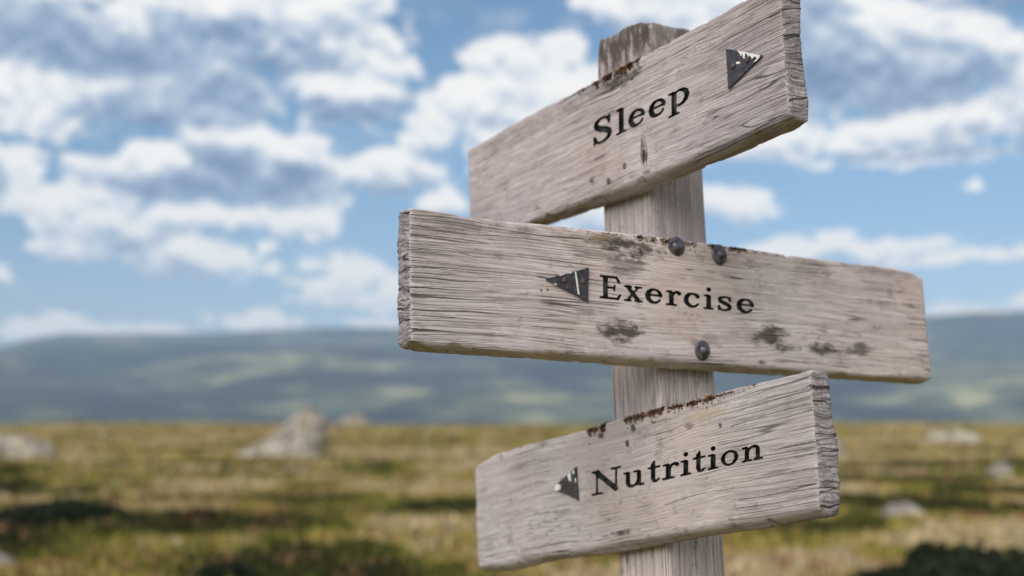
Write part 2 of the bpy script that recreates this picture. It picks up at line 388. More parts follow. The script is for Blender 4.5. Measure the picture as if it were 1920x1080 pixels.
cs = b.ramp(s1, [(0.38, (0.08, 0.065, 0.065)), (0.48, (0.19, 0.165, 0.15)), (0.62, (0.33, 0.29, 0.24))])
cs = b.mix(b.smooth(s2, 0.55, 0.64, 0, 0.8), cs, (0.50, 0.46, 0.22)); cs = b.mix(b.smooth(s2, 0.44, 0.38, 0, 0.7), cs, (0.15, 0.11, 0.12))
b.put(bs.inputs['Base Color'], cs); bump(b, bs, s2, 0.5, 0.1)
stone(410, 574, 858, 130, 'large pale grey boulder with a pointed right top standing on the plain', M_STONE, 1.0, 0.92)
stone(-60, 78, 855, 40, 'rounded grey boulder cut by the left edge of the picture', M_STONE, 2.0)
stone(632, 690, 800, 20, 'small far boulder just right of the large pointed boulder', M_STONE, 3.0)
stone(1556, 1592, 856, 42, 'pale boulder half hidden behind the right end of the lowest board', M_STONE, 4.0)
stone(1735, 1850, 832, 24, 'low flat far rock on the plain right of the signpost', M_STONE, 5.0)
stone(1858, 1915, 896, 26, 'pale rock in the grass near the right edge', M_STONE, 7.0)
stone(1655, 1740, 972, 30, 'low tan rock above the black shade mound in the bottom right corner', M_STONE, 8.0)
stone(-40, 22, 1062, 34, 'pale rock in the bottom left corner cut by the edge', M_STONE, 15.0)

# ------------------------------------------------------------------ signpost frame of reference
# the post shows one corner to the camera; its right face stands 30 degrees off the picture plane
TH = math.radians(30.0)
SIDE = 0.100
SIDE_L = 0.112
P_top = EYE + ray(1198, 33) * 1.0; 
yc = 1.60 * math.cos(PITCH)
def at_y(x, y, Y):
    d = ray(x, y); return EYE + d * (Y / d.y)
A1 = at_y(1199, 33, yc); A0 = at_y(1250, 1040, yc)          # two points of the near corner edge, no lean to or fro
AX = (A1 - A0).normalized()
U_R = Vector((math.cos(TH), math.sin(TH), 0)); U_R = (U_R - AX * U_R.dot(AX)).normalized()      # along the right face, away from the corner
U_L = -AX.cross(U_R) * 1.0
if U_L.y < 0: U_L = -U_L                                                                        # along the left face, away
N_R = -U_L; N_L = -U_R                                                                          # outward normals
class Face:
    """plane of a board front: origin, u axis (to the right in the picture), v axis (up the post), n out"""
    def __init__(s, u, n, off):
        s.u, s.n, s.v = u, n, AX; s.o = A0 + n * off
    def turned(s, p, q):
        # same plane with the u axis running along the board, from pixel p to pixel q
        a, b_ = s.pix(*p), s.pix(*q); k = math.atan2(b_[1] - a[1], b_[0] - a[0])
        f = Face(s.u, s.n, 0); f.o = s.o.copy(); f.u = (s.u * math.cos(k) + s.v * math.sin(k)).normalized(); f.v = (s.v * math.cos(k) - s.u * math.sin(k)).normalized(); return f
    def pix(s, x, y, depth=0.0):
        d = ray(x, y); o = s.o - s.n * depth
        t = (o - EYE).dot(s.n) / d.dot(s.n); p = EYE + d * t - s.o
        return p.dot(s.u), p.dot(s.v)
    def matrix(s):
        M = Matrix.Identity(4)
        for i, a in enumerate((s.u, -s.n, s.v)): 
            for j in range(3): M[j][i] = a[j]
        for j in range(3): M[j][3] = s.o[j]
        return M

root = bpy.data.objects.new('signpost', None); COL.objects.link(root)
tag(root, 'weathered grey wooden signpost with three lettered arrow boards', 'signpost')
base = A0 + AX * ((0 - A0.z) / AX.z); root.location = (base.x, base.y, 0.0)
bpy.context.view_layer.update()
ROOTM = root.matrix_world.copy()
def set_world(o, M): o.matrix_local = (o.parent.matrix_world.inverted() if False else Matrix.Identity(4)) @ M

# ------------------------------------------------------------------ wood
def wood(name, along, seed, warm=(1, 1, 1), stains=(), end_lo=None, end_hi=None, cracks=1.0, lightness=1.0, rot=0.0, blotch=0.5):
    m, b, bs, c = material(name, 0.88, 0.12); P = c.outputs['Object']
    g = (1.3, 34.0, 34.0) if along == 'x' else (34.0, 34.0, 1.3)
    P0 = b.vec('ADD', P, (seed, seed * 0.37, seed * 1.91))
    low = b.noise(b.vec('MULTIPLY', P0, (0.8, 1.6, 1.6) if along == 'x' else (1.6, 1.6, 0.8)), 4.0, 2, 0.45, color=True)
    wv = (0.0, 0.022, 0.022) if along == 'x' else (0.012, 0.012, 0.0)
    Pw = b.vec('MULTIPLY_ADD', b.vec('SUBTRACT', low, (0.5, 0.5, 0.5)), wv, P0)
    # swirl of the rings round hidden knots
    Pg = b.vec('MULTIPLY', Pw, g)
    gr = b.noise(Pg, 3.0, 6, 0.62)             # broad bands
    g2 = (1.8, 80.0, 80.0) if along == 'x' else (80.0, 80.0, 1.8)
    Pg2 = b.vec('MULTIPLY', Pw, g2)
    fine = b.noise(Pg2, 7.5, 6, 0.80)          # fibres
    fib = b.noise(Pg2, 32.0, 2, 0.6)
    # ring lines
    lines = b.math('SINE', b.math('MULTIPLY', b.noise(b.vec('MULTIPLY', Pw, (0.7, 14.0, 14.0) if along == 'x' else (14.0, 14.0, 0.7)), 1.0, 1.0, 0.4), 260.0))
    lines = b.smooth(lines, -1.0, 1.0)
    # drying cracks: thin places where a stretched noise crosses its mean
    def crack(fx, fz, sc2, wdt):
        cn = b.noise(b.vec('MULTIPLY', Pw, (fx, fz, fz) if along == 'x' else (fz, fz, fx)), sc2, 1.0, 0.4)
        return b.math('SUBTRACT', 1.0, b.smooth(b.math('ABSOLUTE', b.math('SUBTRACT', cn, 0.5)), 0.0, wdt))
    cr = b.math('MAXIMUM', crack(0.28, 22.0, 3.0, 0.015), b.math('MULTIPLY', crack(0.5, 60.0, 3.0, 0.03), 0.55))
    cm = b.smooth(b.noise(P0, 9.0, 3, 0.6), 0.46, 0.60)
    x, y, z = b.sep(P)
    if end_lo is not None or end_hi is not None:
        e = None
        if end_lo is not None: e = b.smooth(x, end_lo + 0.22, end_lo + 0.02)
        if end_hi is not None:
            e2 = b.smooth(x, end_hi - 0.22, end_hi - 0.02); e = e2 if e is None else b.math('MAXIMUM', e, e2)
        cm = b.math('MAXIMUM', cm, e)
    else: e = None
    if along == 'z': cm = b.math('MAXIMUM', cm, 0.6)
    cr = b.math('MULTIPLY', cr, cm)
    if cracks != 1.0: cr = b.math('MULTIPLY', cr, cracks)
    # short pits and torn fibres
    pit = b.smooth(b.noise(b.vec('MULTIPLY', Pw, (1.0, 14.0, 14.0) if along == 'x' else (14.0, 14.0, 1.0)), 26.0, 3, 0.7), 0.62, 0.74)
    base = b.ramp(gr, [(0.28, (0.27, 0.235, 0.235)), (0.45, (0.40, 0.357, 0.356)), (0.55, (0.49, 0.443, 0.440)), (0.70, (0.59, 0.55, 0.548))])
    base = b.mix(0.55, base, b.ramp(fine, [(0.36, (0.165, 0.140, 0.143)), (0.50, (0.46, 0.413, 0.414)), (0.64, (0.68, 0.635, 0.635))]))
    base = b.mix(b.math('MULTIPLY', lines, b.smooth(b.noise(P0, 6.0, 2, 0.5), 0.40, 0.66, 0.08, 0.42)), base, (0.20, 0.165, 0.160))
    big = b.noise(P0, 3.0, 4, 0.6)
    base = b.mix(b.smooth(big, 0.46, 0.66, 0.0, 0.6), base, (0.43, 0.355, 0.325))      # warmer, less weathered
    base = b.mix(b.smooth(big, 0.50, 0.32, 0.0, 0.45), base, (0.27, 0.245, 0.268))      # grey violet
    sp = b.noise(b.vec('MULTIPLY', P0, (1.0, 1.6, 1.6) if along == 'x' else (1.6, 1.6, 1.0)), 30.0, 6, 0.78)
    base = b.mix(b.smooth(sp, 0.54, 0.68, 0.0, 0.60), base, (0.15, 0.118, 0.112))
    base = b.mix(b.smooth(sp, 0.42, 0.33, 0.0, 0.35), base, (0.62, 0.59, 0.57))
    if e is not None: base = b.mix(b.math('MULTIPLY', e, 0.35), base, (0.34, 0.315, 0.325))
    if e is not None: base = b.mix(b.math('MULTIPLY', b.smooth(fine, 0.52, 0.38), b.math('MULTIPLY', e, 0.5)), base, (0.09, 0.072, 0.072))
    base = b.mix(b.math('MULTIPLY', pit, 0.45), base, (0.10, 0.08, 0.075))
    base = b.mix(b.math('MULTIPLY', cr, 0.85), base, (0.035, 0.026, 0.026))
    dn = b.noise(b.vec('MULTIPLY', P0, (1.0, 2.4, 2.4) if along == 'x' else (2.4, 2.4, 1)), 34.0, 5, 0.72)
    for (su, sv, ru, rv, amt, colr) in stains:
        q = b.vec('MULTIPLY_ADD', b.comb(x, z, 0.0), (1 / ru, 1 / rv, 0), (-su / ru, -sv / rv, 0))
        q = b.vec('DOT_PRODUCT', q, q)
        s_ = b.smooth(b.math('MULTIPLY_ADD', dn, -3.2, b.math('ADD', q, 1.6)), 0.75, -0.1)
        base = b.mix(b.math('MULTIPLY', s_, amt), base, colr)
    if lightness != 1.0 or warm != (1, 1, 1): base = b.mix(1.0, base, tuple(lightness * q for q in warm), 'MULTIPLY')
    b.put(bs.inputs['Base Color'], base)
    h = b.math('MULTIPLY_ADD', fine, 0.5, b.math('MULTIPLY', gr, 0.5))
    h = b.math('MULTIPLY_ADD', lines, -0.16, h); h = b.math('MULTIPLY_ADD', fib, 0.25, h)
    h = b.math('MULTIPLY_ADD', cr, -1.1, h); h = b.math('MULTIPLY_ADD', pit, -0.5, h)
    bump(b, bs, h, 0.75, 0.0016)
    return m

def end_grain(name, seed):
    m, b, bs, c = material(name, 0.95, 0.08); P = b.vec('ADD', c.outputs['Object'], (seed, seed, 0))
    w = b.noise(P, 24.0, 2, 0.5, color=True)
    Pw = b.vec('MULTIPLY_ADD', b.vec('SUBTRACT', w, (0.5, 0.5, 0.5)), (0.02, 0.02, 0.02), P)
    rings = b.noise(b.vec('MULTIPLY', Pw, (8, 12, 120)), 2.6, 4, 0.7)
    rad_ = b.noise(b.vec('MULTIPLY', Pw, (8, 60, 10)), 4.0, 3, 0.6)
    pores = b.noise(P, 420.0, 3, 0.7)
    cn = b.noise(b.vec('MULTIPLY', Pw, (3, 5, 70)), 1.0, 1, 0.4)
    cr = b.math('SUBTRACT', 1.0, b.smooth(b.math('ABSOLUTE', b.math('SUBTRACT', cn, 0.5)), 0.0, 0.018))
    base = b.ramp(rings, [(0.36, (0.09, 0.076, 0.080)), (0.5, (0.22, 0.196, 0.202)), (0.66, (0.37, 0.342, 0.346))])
    base = b.mix(b.smooth(rad_, 0.55, 0.7, 0, 0.5), base, (0.10, 0.085, 0.09)); base = b.mix(b.smooth(pores, 0.5, 0.68, 0, 0.6), base, (0.07, 0.06, 0.065))
    base = b.mix(b.smooth(pores, 0.45, 0.3, 0, 0.35), base, (0.48, 0.46, 0.46))
    base = b.mix(b.math('MULTIPLY', cr, 0.9), base, (0.02, 0.015, 0.016))
    b.put(bs.inputs['Base Color'], base)
    h = b.math('MULTIPLY_ADD', cr, -0.8, b.math('ADD', b.math('MULTIPLY', rings, 0.5), b.math('MULTIPLY', pores, 0.6)))
    bump(b, bs, h, 0.7, 0.0016); return m

# a box whose surface is a grid, mapped by a function
def box_grid(nU, nV, nT, mapf):
    idx = {}; V = []; Fc = []; mi = []
    def vid(i, j, k):
        key = (i, j, k)
        if key not in idx: idx[key] = len(V); V.append(mapf(i / nU, j / nV, k / nT))
        return idx[key]
    for i in range(nU):
        for j in range(nV):
            Fc.append((vid(i, j, 0), vid(i + 1, j, 0), vid(i + 1, j + 1, 0), vid(i, j + 1, 0))); mi.append(0)
            Fc.append((vid(i, j, nT), vid(i, j + 1, nT), vid(i + 1, j + 1, nT), vid(i + 1, j, nT))); mi.append(0)
        for k in range(nT):
            Fc.append((vid(i, 0, k), vid(i, 0, k + 1), vid(i + 1, 0, k + 1), vid(i + 1, 0, k))); mi.append(0)
            Fc.append((vid(i, nV, k), vid(i + 1, nV, k), vid(i + 1, nV, k + 1), vid(i, nV, k + 1))); mi.append(0)
    for j in range(nV):
        for k in range(nT):
            Fc.append((vid(0, j, k), vid(0, j + 1, k), vid(0, j + 1, k + 1), vid(0, j, k + 1))); mi.append(1)
            Fc.append((vid(nU, j, k), vid(nU, j, k + 1), vid(nU, j + 1, k + 1), vid(nU, j + 1, k))); mi.append(1)
    return V, Fc, mi

# ---- lettering: each glyph is a union of tapered strokes and slabs, contoured on a grid
def arc(cx, cy, rx, ry, angs, rads):
    return ('s', [(cx + rx * math.cos(math.radians(a)), cy + ry * math.sin(math.radians(a)), r) for a, r in zip(angs, rads)])
def spl(pts, n=6):
    out = []; P_ = [pts[0]] + list(pts) + [pts[-1]]
    for i in range(1, len(P_) - 2):
        for k in range(n):
            t = k / n; p0, p1, p2, p3 = [np.array(q) for q in P_[i - 1:i + 3]]
            out.append(tuple(0.5 * (2 * p1 + (p2 - p0) * t + (2 * p0 - 5 * p1 + 4 * p2 - p3) * t * t + (3 * p1 - p0 - 3 * p2 + p3) * t ** 3)))
    out.append(tuple(pts[-1])); return ('s', out)
def S_(*p): return ('s', list(p))
XH = 0.67
def stem(x0, x1, y0, y1): return ('b', x0, y0, x1, y1)
GL = {
 'E': (0.87, [stem(.14, .33, .04, .96), S_((.03, .955, .034), (.70, .955, .038)), S_((.70, .94, .045), (.80, .76, .05)), S_((.03, .042, .034), (.76, .042, .04)), S_((.76, .06, .05), (.85, .21, .036)), S_((.3, .5, .032), (.6, .5, .032)), S_((.62, .61, .03), (.60, .39, .032))]),
 'x': (0.82, [S_((.17, .62, .075), (.64, .05, .08)), S_((.62, .62, .036), (.16, .04, .036)), S_((.035, .635, .033), (.32, .635, .033)), S_((.50, .635, .033), (.77, .635, .033)), S_((.03, .036, .033), (.30, .036, .033)), S_((.50, .036, .033), (.80, .036, .033))]),
 'e': (0.72, [arc(.36, .335, .265, .295, [8, 30, 60, 90, 120, 150, 180, 210, 240, 270, 295, 315, 328], [.066, .062, .045, .034, .06, .085, .095, .088, .068, .046, .04, .036, .038]), S_((.13, .375, .03), (.62, .375, .034))]),
 'c': (0.72, [arc(.37, .335, .27, .295, [38, 60, 90, 120, 150, 180, 210, 240, 270, 295, 315, 328], [.082, .05, .034, .06, .085, .095, .088, .068, .046, .04, .036, .038])]),
 'o': (0.76, [arc(.38, .335, .28, .295, list(range(0, 361, 20)), [.088 - .052 * abs(math.sin(math.radians(a))) for a in range(0, 361, 20)])]),
 'i': (0.42, [stem(.12, .30, .04, .62), S_((.03, .615, .032), (.2, .63, .034)), S_((.03, .036, .033), (.39, .036, .033)), S_((.21, .90, .088), (.212, .901, .088))]),
 'l': (0.42, [stem(.12, .31, .04, .97), S_((.03, .955, .03), (.2, .985, .032)), S_((.03, .036, .033), (.40, .036, .033))]),
 'r': (0.62, [stem(.13, .31, .04, .60), S_((.03, .615, .032), (.2, .63, .034)), S_((.03, .036, .033), (.42, .036, .033)), spl([(.26, .42, .035), (.34, .57, .045), (.46, .62, .05), (.54, .56, .072)])]),
 'n': (0.90, [stem(.13, .30, .04, .60), S_((.03, .615, .032), (.2, .63, .034)), S_((.03, .036, .033), (.40, .036, .033)), spl([(.26, .42, .035), (.36, .58, .04), (.52, .625, .05), (.64, .56, .07), (.68, .42, .085), (.68, .1, .085)]), S_((.52, .036, .033), (.87, .036, .033))]),
 'u': (0.90, [S_((.19, .56, .085), (.19, .25, .085)), spl([(.19, .25, .085), (.22, .12, .075), (.34, .045, .05), (.50, .07, .04), (.60, .22, .036)]), stem(.58, .75, .04, .63), S_((.03, .635, .032), (.24, .635, .032)), S_((.46, .635, .032), (.66, .635, .032)), S_((.70, .036, .033), (.87, .045, .033))]),
 't': (0.56, [stem(.15, .33, .16, .80), S_((.19, .66, .04), (.28, .87, .045)), S_((.035, .635, .035), (.52, .635, .035)), spl([(.24, .2, .088), (.27, .09, .07), (.38, .045, .045), (.50, .12, .034)])]),
 'p': (0.84, [stem(.13, .31, -.24, .60), S_((.03, .615, .032), (.2, .63, .034)), S_((.03, -.255, .033), (.40, -.255, .033)), arc(.44, .335, .29, .295, [140, 115, 90, 60, 30, 0, -30, -60, -90, -115, -140], [.03, .034, .04, .06, .082, .09, .082, .06, .04, .034, .03])]),
 's': (0.66, [spl([(.55, .50, .05), (.46, .62, .036), (.30, .635, .04), (.14, .56, .065), (.16, .43, .075), (.34, .345, .08), (.52, .25, .075), (.54, .12, .062), (.38, .04, .04), (.20, .045, .036), (.10, .17, .05)]), S_((.565, .64, .028), (.565, .46, .034)), S_((.085, .03, .028), (.085, .21, .034))]),
 'S': (0.78, [spl([(.64, .74, .045), (.56, .91, .04), (.36, .965, .042), (.17, .87, .072), (.15, .70, .088), (.30, .57, .095), (.50, .46, .10), (.66, .32, .09), (.62, .13, .07), (.40, .035, .042), (.20, .06, .04), (.09, .25, .05)]), S_((.655, .97, .028), (.655, .70, .036)), S_((.075, .02, .028), (.075, .31, .036))]),
 'N': (1.22, [stem(.19, .255, .04, .94), S_((.04, .96, .034), (.30, .96, .034)), S_((.04, .036, .034), (.42, .036, .034)), S_((.22, .91, .095), (.99, .10, .095)), stem(.97, 1.04, .05, .94), S_((.82, .96, .034), (1.18, .96, .034))]),
}
def glyph_sdf(prims, X, Y):
    D = None; K = 0.03
    for p in prims:
        if p[0] == 'b':
            _, x0, y0, x1, y1 = p; dx = np.abs(X - (x0 + x1) / 2) - (x1 - x0) / 2; dy = np.abs(Y - (y0 + y1) / 2) - (y1 - y0) / 2
            d = np.hypot(np.maximum(dx, 0), np.maximum(dy, 0)) + np.minimum(np.maximum(dx, dy), 0); ds = [d]
        else:
            d = None
            for a, c_ in zip(p[1][:-1], p[1][1:]):
                vx, vy = c_[0] - a[0], c_[1] - a[1]; L = vx * vx + vy * vy + 1e-12
                t = np.clip(((X - a[0]) * vx + (Y - a[1]) * vy) / L, 0, 1)
                q = np.hypot(X - a[0] - t * vx, Y - a[1] - t * vy) - (a[2] + t * (c_[2] - a[2]))
                d = q if d is None else np.minimum(d, q)
            ds = [d]
        for d in ds:
            if D is None: D = d
            else:
                h = np.clip(0.5 + 0.5 * (D - d) / K, 0, 1); D = D * (1 - h) + d * h - K * h * (1 - h)
    return D
def contours(ch, level):
    w, prims = GL[ch]; st = 0.021
    xs = np.arange(-0.12, w + 0.14, st); ys = np.arange(-0.42, 1.16, st); X, Y = np.meshgrid(xs, ys, indexing='ij')
    Z = glyph_sdf(prims, X, Y) - level + 1e-7
    segs = {}
    def ep(i, j, e):   # crossing point key + position on cell edge
        if e == 0: k, a, c_ = ('h', i, j), (i, j), (i + 1, j)
        elif e == 1: k, a, c_ = ('v', i + 1, j), (i + 1, j), (i + 1, j + 1)
        elif e == 2: k, a, c_ = ('h', i, j + 1), (i, j + 1), (i + 1, j + 1)
        else: k, a, c_ = ('v', i, j), (i, j), (i, j + 1)
        za, zb = Z[a], Z[c_]; t = za / (za - zb)
        pos[k] = (xs[a[0]] + t * (xs[c_[0]] - xs[a[0]]), ys[a[1]] + t * (ys[c_[1]] - ys[a[1]])); return k
    pos = {}; adj = {}
    TAB = {1: [(3, 0)], 2: [(0, 1)], 3: [(3, 1)], 4: [(1, 2)], 5: [(3, 0), (1, 2)], 6: [(0, 2)], 7: [(3, 2)], 8: [(2, 3)], 9: [(2, 0)], 10: [(0, 1), (2, 3)], 11: [(2, 1)], 12: [(1, 3)], 13: [(1, 0)], 14: [(0, 3)]}
    neg = Z < 0
    for i in range(len(xs) - 1):
        for j in range(len(ys) - 1):
            cse = int(neg[i, j]) | int(neg[i + 1, j]) << 1 | int(neg[i + 1, j + 1]) << 2 | int(neg[i, j + 1]) << 3
            for (a, c_) in TAB.get(cse, []): 
                ka, kb = ep(i, j, a), ep(i, j, c_); adj.setdefault(ka, []).append(kb); adj.setdefault(kb, []).append(ka)
    loops = []; seen = set()
    for k in list(adj):
        if k in seen: continue
        lp = [k]; seen.add(k); cur = k
        while True:
            nx = [q for q in adj[cur] if q not in seen]
            if not nx: break
            cur = nx[0]; seen.add(cur); lp.append(cur)
        pts = [pos[q] for q in lp]
        # drop near-duplicate points
        out = [pts[0]]
        for q in pts[1:]:
            if math.hypot(q[0] - out[-1][0], q[1] - out[-1][1]) > 0.010: out.append(q)
        if len(out) > 3 and math.hypot(out[0][0] - out[-1][0], out[0][1] - out[-1][1]) < 0.010: out.pop()
        if len(out) > 6: loops.append(out)
    return loops
def glyph_loops(face, ch, x0, x1, basef, capf, level):
    w = GL[ch][0]; res = []
    for lp in contours(ch, level):
        o = []
        for gx, gy in lp:
            px = x0 + (x1 - x0) * gx / w; o.append(face.pix(px, basef(px) - gy * capf(px)))
        res.append(o)
    return res
def prism(loops, y0, y1, cap0=True, cap1=True):
    V = []; Fc = []; off = 0
    tri = tessellate_polygon([[Vector((p[0], p[1], 0)) for p in lp] for lp in loops])
    n = sum(len(l) for l in loops)
    flat = [p for lp in loops for p in lp]
    V = [(p[0], y0, p[1]) for p in flat] + [(p[0], y1, p[1]) for p in flat]
    if cap0: Fc += [tuple(t) for t in tri]
    if cap1: Fc += [tuple(q + n for q in reversed(t)) for t in tri]
    for lp in loops:
        L = len(lp)
        for k in range(L): a, c_ = off + k, off + (k + 1) % L; Fc.append((a, c_, c_ + n, a + n))
        off += L
    return V, Fc
M_PAINT, b, bs, c = material('black_engraving', 0.55, 0.25)
b.put(bs.inputs['Base Color'], b.ramp(b.noise(c.outputs['Object'], 70.0, 3, 0.6), [(0.45, (0.003, 0.003, 0.003)), (0.58, (0.020, 0.020, 0.019)), (0.72, (0.07, 0.07, 0.066))]))

def interp(pts): 
    pts = sorted(pts); X = [p[0] for p in pts]; Y = [p[1] for p in pts]; return lambda q: float(np.interp(q, X, Y))
DEPTH = 0.0042
def sliver(face, pts, wpx):
    # a crack: a thin tapering lens along a pixel polyline
    P_ = []
    for (a, c_) in zip(pts[:-1], pts[1:]):
        for k in range(8): t = k / 8; P_.append((a[0] + (c_[0] - a[0]) * t, a[1] + (c_[1] - a[1]) * t))
    P_.append(pts[-1]); n = len(P_); up, dn = [], []
    for k, (x, y) in enumerate(P_):
        t = k / (n - 1); w = wpx * (1 - t) ** 0.7 * (0.75 + 0.25 * math.sin(k * 2.1)) * 0.5 + 0.05
        j = rng.normal(0, 0.35)
        up.append((x, y + j - w)); dn.append((x, y + j + w))
    return [face.pix(*q) for q in up + dn[::-1]]
def board(face, thick, top_px, arris_px, low_px, left_px, right_px, mats, word, cap, basef, rough_hi, rough_lo, label, seed, gouges=(), nU=260, nV=110):
    T = [face.pix(*p) for p in top_px]; A = [face.pix(*p) for p in arris_px]; Lw = [face.pix(*p, depth=thick * 0.45) for p in low_px]
    tf, af, lf = interp(T), interp(A), interp(Lw)
    LE = [face.pix(*p) for p in left_px]; RI = [face.pix(*p) for p in right_px]
    lef = interp([(v, u) for u, v in LE]); rif = interp([(v, u) for u, v in RI])
    uL, uR = min(u for u, v in LE), max(u for u, v in RI)
    rad_ = 0.0045
    def mapf(s, w, t):
        # metric box with rounded arrises
        L = uR - uL; u = uL + L * s
        H = tf(u) - af(u)
        p = [s * L, w * H, t * thick]; box = [L, H, thick]
        q = [min(max(p[i], rad_), box[i] - rad_) for i in range(3)]
        d = Vector([p[i] - q[i] for i in range(3)])
        if d.length > 1e-9:
            k = max(abs(a) for a in d); d2 = d.normalized() * (k if k < rad_ else rad_); p = [q[i] + d2[i] for i in range(3)]
        u = uL + p[0]; top, ar, lo = tf(u), af(u), lf(u)
        wv = p[1] / max(H, 1e-6); tt = p[2] / thick
        # sloping lower side: from the front arris back and down
        k = min(1.0, max(0.0, tt / 0.5)); k = k ** 0.8
        bot = ar + (lo - ar) * k
        v = top + (bot - top) * wv
        vv = top + (ar - top) * wv
        el, er = lef(vv), rif(vv)
        ww = (u - uL) / (uR - uL); u2 = el + (er - el) * ww
        n = -p[2]
        P3 = Vector((u2 * 9 + seed, v * 70, n * 70))
        # relief: fibres along the board, heavier wear at the ends, chips on the arrises
        endw = max(0.0, 1 - min(s, 1 - s) * L / 0.10)
        f = noise.fractal(Vector((u2 * 5 + seed, v * 55, n * 30)), 1, 2, 3) * (0.00045 + 0.0006 * endw)
        edge = min(w * H, (1 - w) * H)
        arr = max(0.0, 1 - edge / 0.006)
        chip = max(0.0, noise.fractal(Vector((u2 * 38 + seed, v * 12, n * 40)), 1, 2, 4) - 0.05) * 0.004 * arr
        v += (-chip if w > 0.5 else chip) * (-1) * (1 if w < 0.5 else 1) if False else (chip if w > 0.5 else -chip)
        outn = f if tt < 0.5 else -f
        if s < 0.02 or s > 0.98:
            rg = rough_lo if s < 0.5 else rough_hi
            e = noise.fractal(Vector((seed, v * 17, n * 14)), 1, 2, 2) * rg * 0.9 + noise.fractal(Vector((seed + 5, v * 300, n * 120)), 1, 2, 3) * 0.0011 - 0.0010 * max(0.0, 1 - abs(noise.noise(Vector((seed + 9, v * 45, n * 8)))) / 0.09) * tt
            kk = max(0, 1 - min(s, 1 - s) / 0.02)
            u2 += e * kk * (0.06 + 0.94 * tt) * (1 if s > 0.5 else -1)
        u2 += 0
        return (u2, -(n + outn) if True else 0, v)
    V, Fc, mi = box_grid(nU, nV, 14, mapf)
    me = mesh('sign_board', V, Fc)
    me.materials.append(mats[0]); me.materials.append(mats[1]); me.polygons.foreach_set('material_index', mi)
    me.polygons.foreach_set('use_smooth', [True] * len(me.polygons))
    bmx = bmesh.new(); bmx.from_mesh(me); bmesh.ops.recalc_face_normals(bmx, faces=bmx.faces); bmx.to_mesh(me); bmx.free()
    o = bpy.data.objects.new('sign_board', me); COL.objects.link(o)
    # engrave
    CV, CF = [], []
    letters = []
    for ch, x0, x1 in word:
        lp = glyph_loops(face, ch, x0, x1, basef, cap, 0.016)
        v_, f_ = prism(lp, -0.004, DEPTH); n0 = len(CV); CV += v_; CF += [tuple(q + n0 for q in ff) for ff in f_]
        lp2 = glyph_loops(face, ch, x0, x1, basef, cap, 0.010)
        letters.append((ch, prism(lp2, DEPTH - 0.0001, 0.0004, cap0=True, cap1=False)))
    for pts, wpx, dep in gouges:
        lp = sliver(face, pts, wpx) if wpx else [face.pix(*q) for q in pts]
        v_, f_ = prism([lp], -0.004, dep); n0 = len(CV); CV += v_; CF += [tuple(q + n0 for q in ff) for ff in f_]
    cm = mesh('cutter', CV, CF); bmx = bmesh.new(); bmx.from_mesh(cm); bmesh.ops.recalc_face_normals(bmx, faces=bmx.faces); bmx.to_mesh(cm); bmx.free()
    cm.materials.append(mats[0])
    co = bpy.data.objects.new('cutter', cm); COL.objects.link(co)
    md = o.modifiers.new('engrave', 'BOOLEAN'); md.operation = 'DIFFERENCE'; md.solver = 'EXACT'; md.object = co
    dg = bpy.context.evaluated_depsgraph_get(); ne = bpy.data.meshes.new_from_object(o.evaluated_get(dg)); o.modifiers.clear()
    if len(ne.polygons) > len(me.polygons) * 0.8: o.data = ne; ne.name = 'sign_board'
    else: print('BOOLEAN FAILED', label, len(ne.polygons))
    bpy.data.objects.remove(co)
    o.data.set_sharp_from_angle(angle=math.radians(50))
    o.parent = root; o.matrix_local = ROOTM.inverted() @ face.matrix(); o['label'] = label
    for ch, (v_, f_) in letters: link('letter', mesh('letter', v_, f_), M_PAINT, o, smooth=False)
    o['_'] = 0; del o['_']
    return o, tf

FR_OFF = 0.036; FL_OFF = 0.031
face_mid = Face(U_R, N_R, FR_OFF); plane_left = Face(-U_L, N_L, FL_OFF)
face_mid = face_mid.turned((769, 517), (1741, 612)); face_top = plane_left.turned((878, 372), (1474, 85)); face_low = plane_left.turned((892, 970), (1530, 824))
DK = (0.055, 0.043, 0.036); BR = (0.10, 0.055, 0.035); GY = (0.17, 0.145, 0.14)
def st(face, x, y, rx, ry, amt, colr):
    u, v = face.pix(x, y); u2, _ = face.pix(x + rx, y); _, v2 = face.pix(x, y - ry); return (u, v, abs(u2 - u), abs(v2 - v), amt, colr)
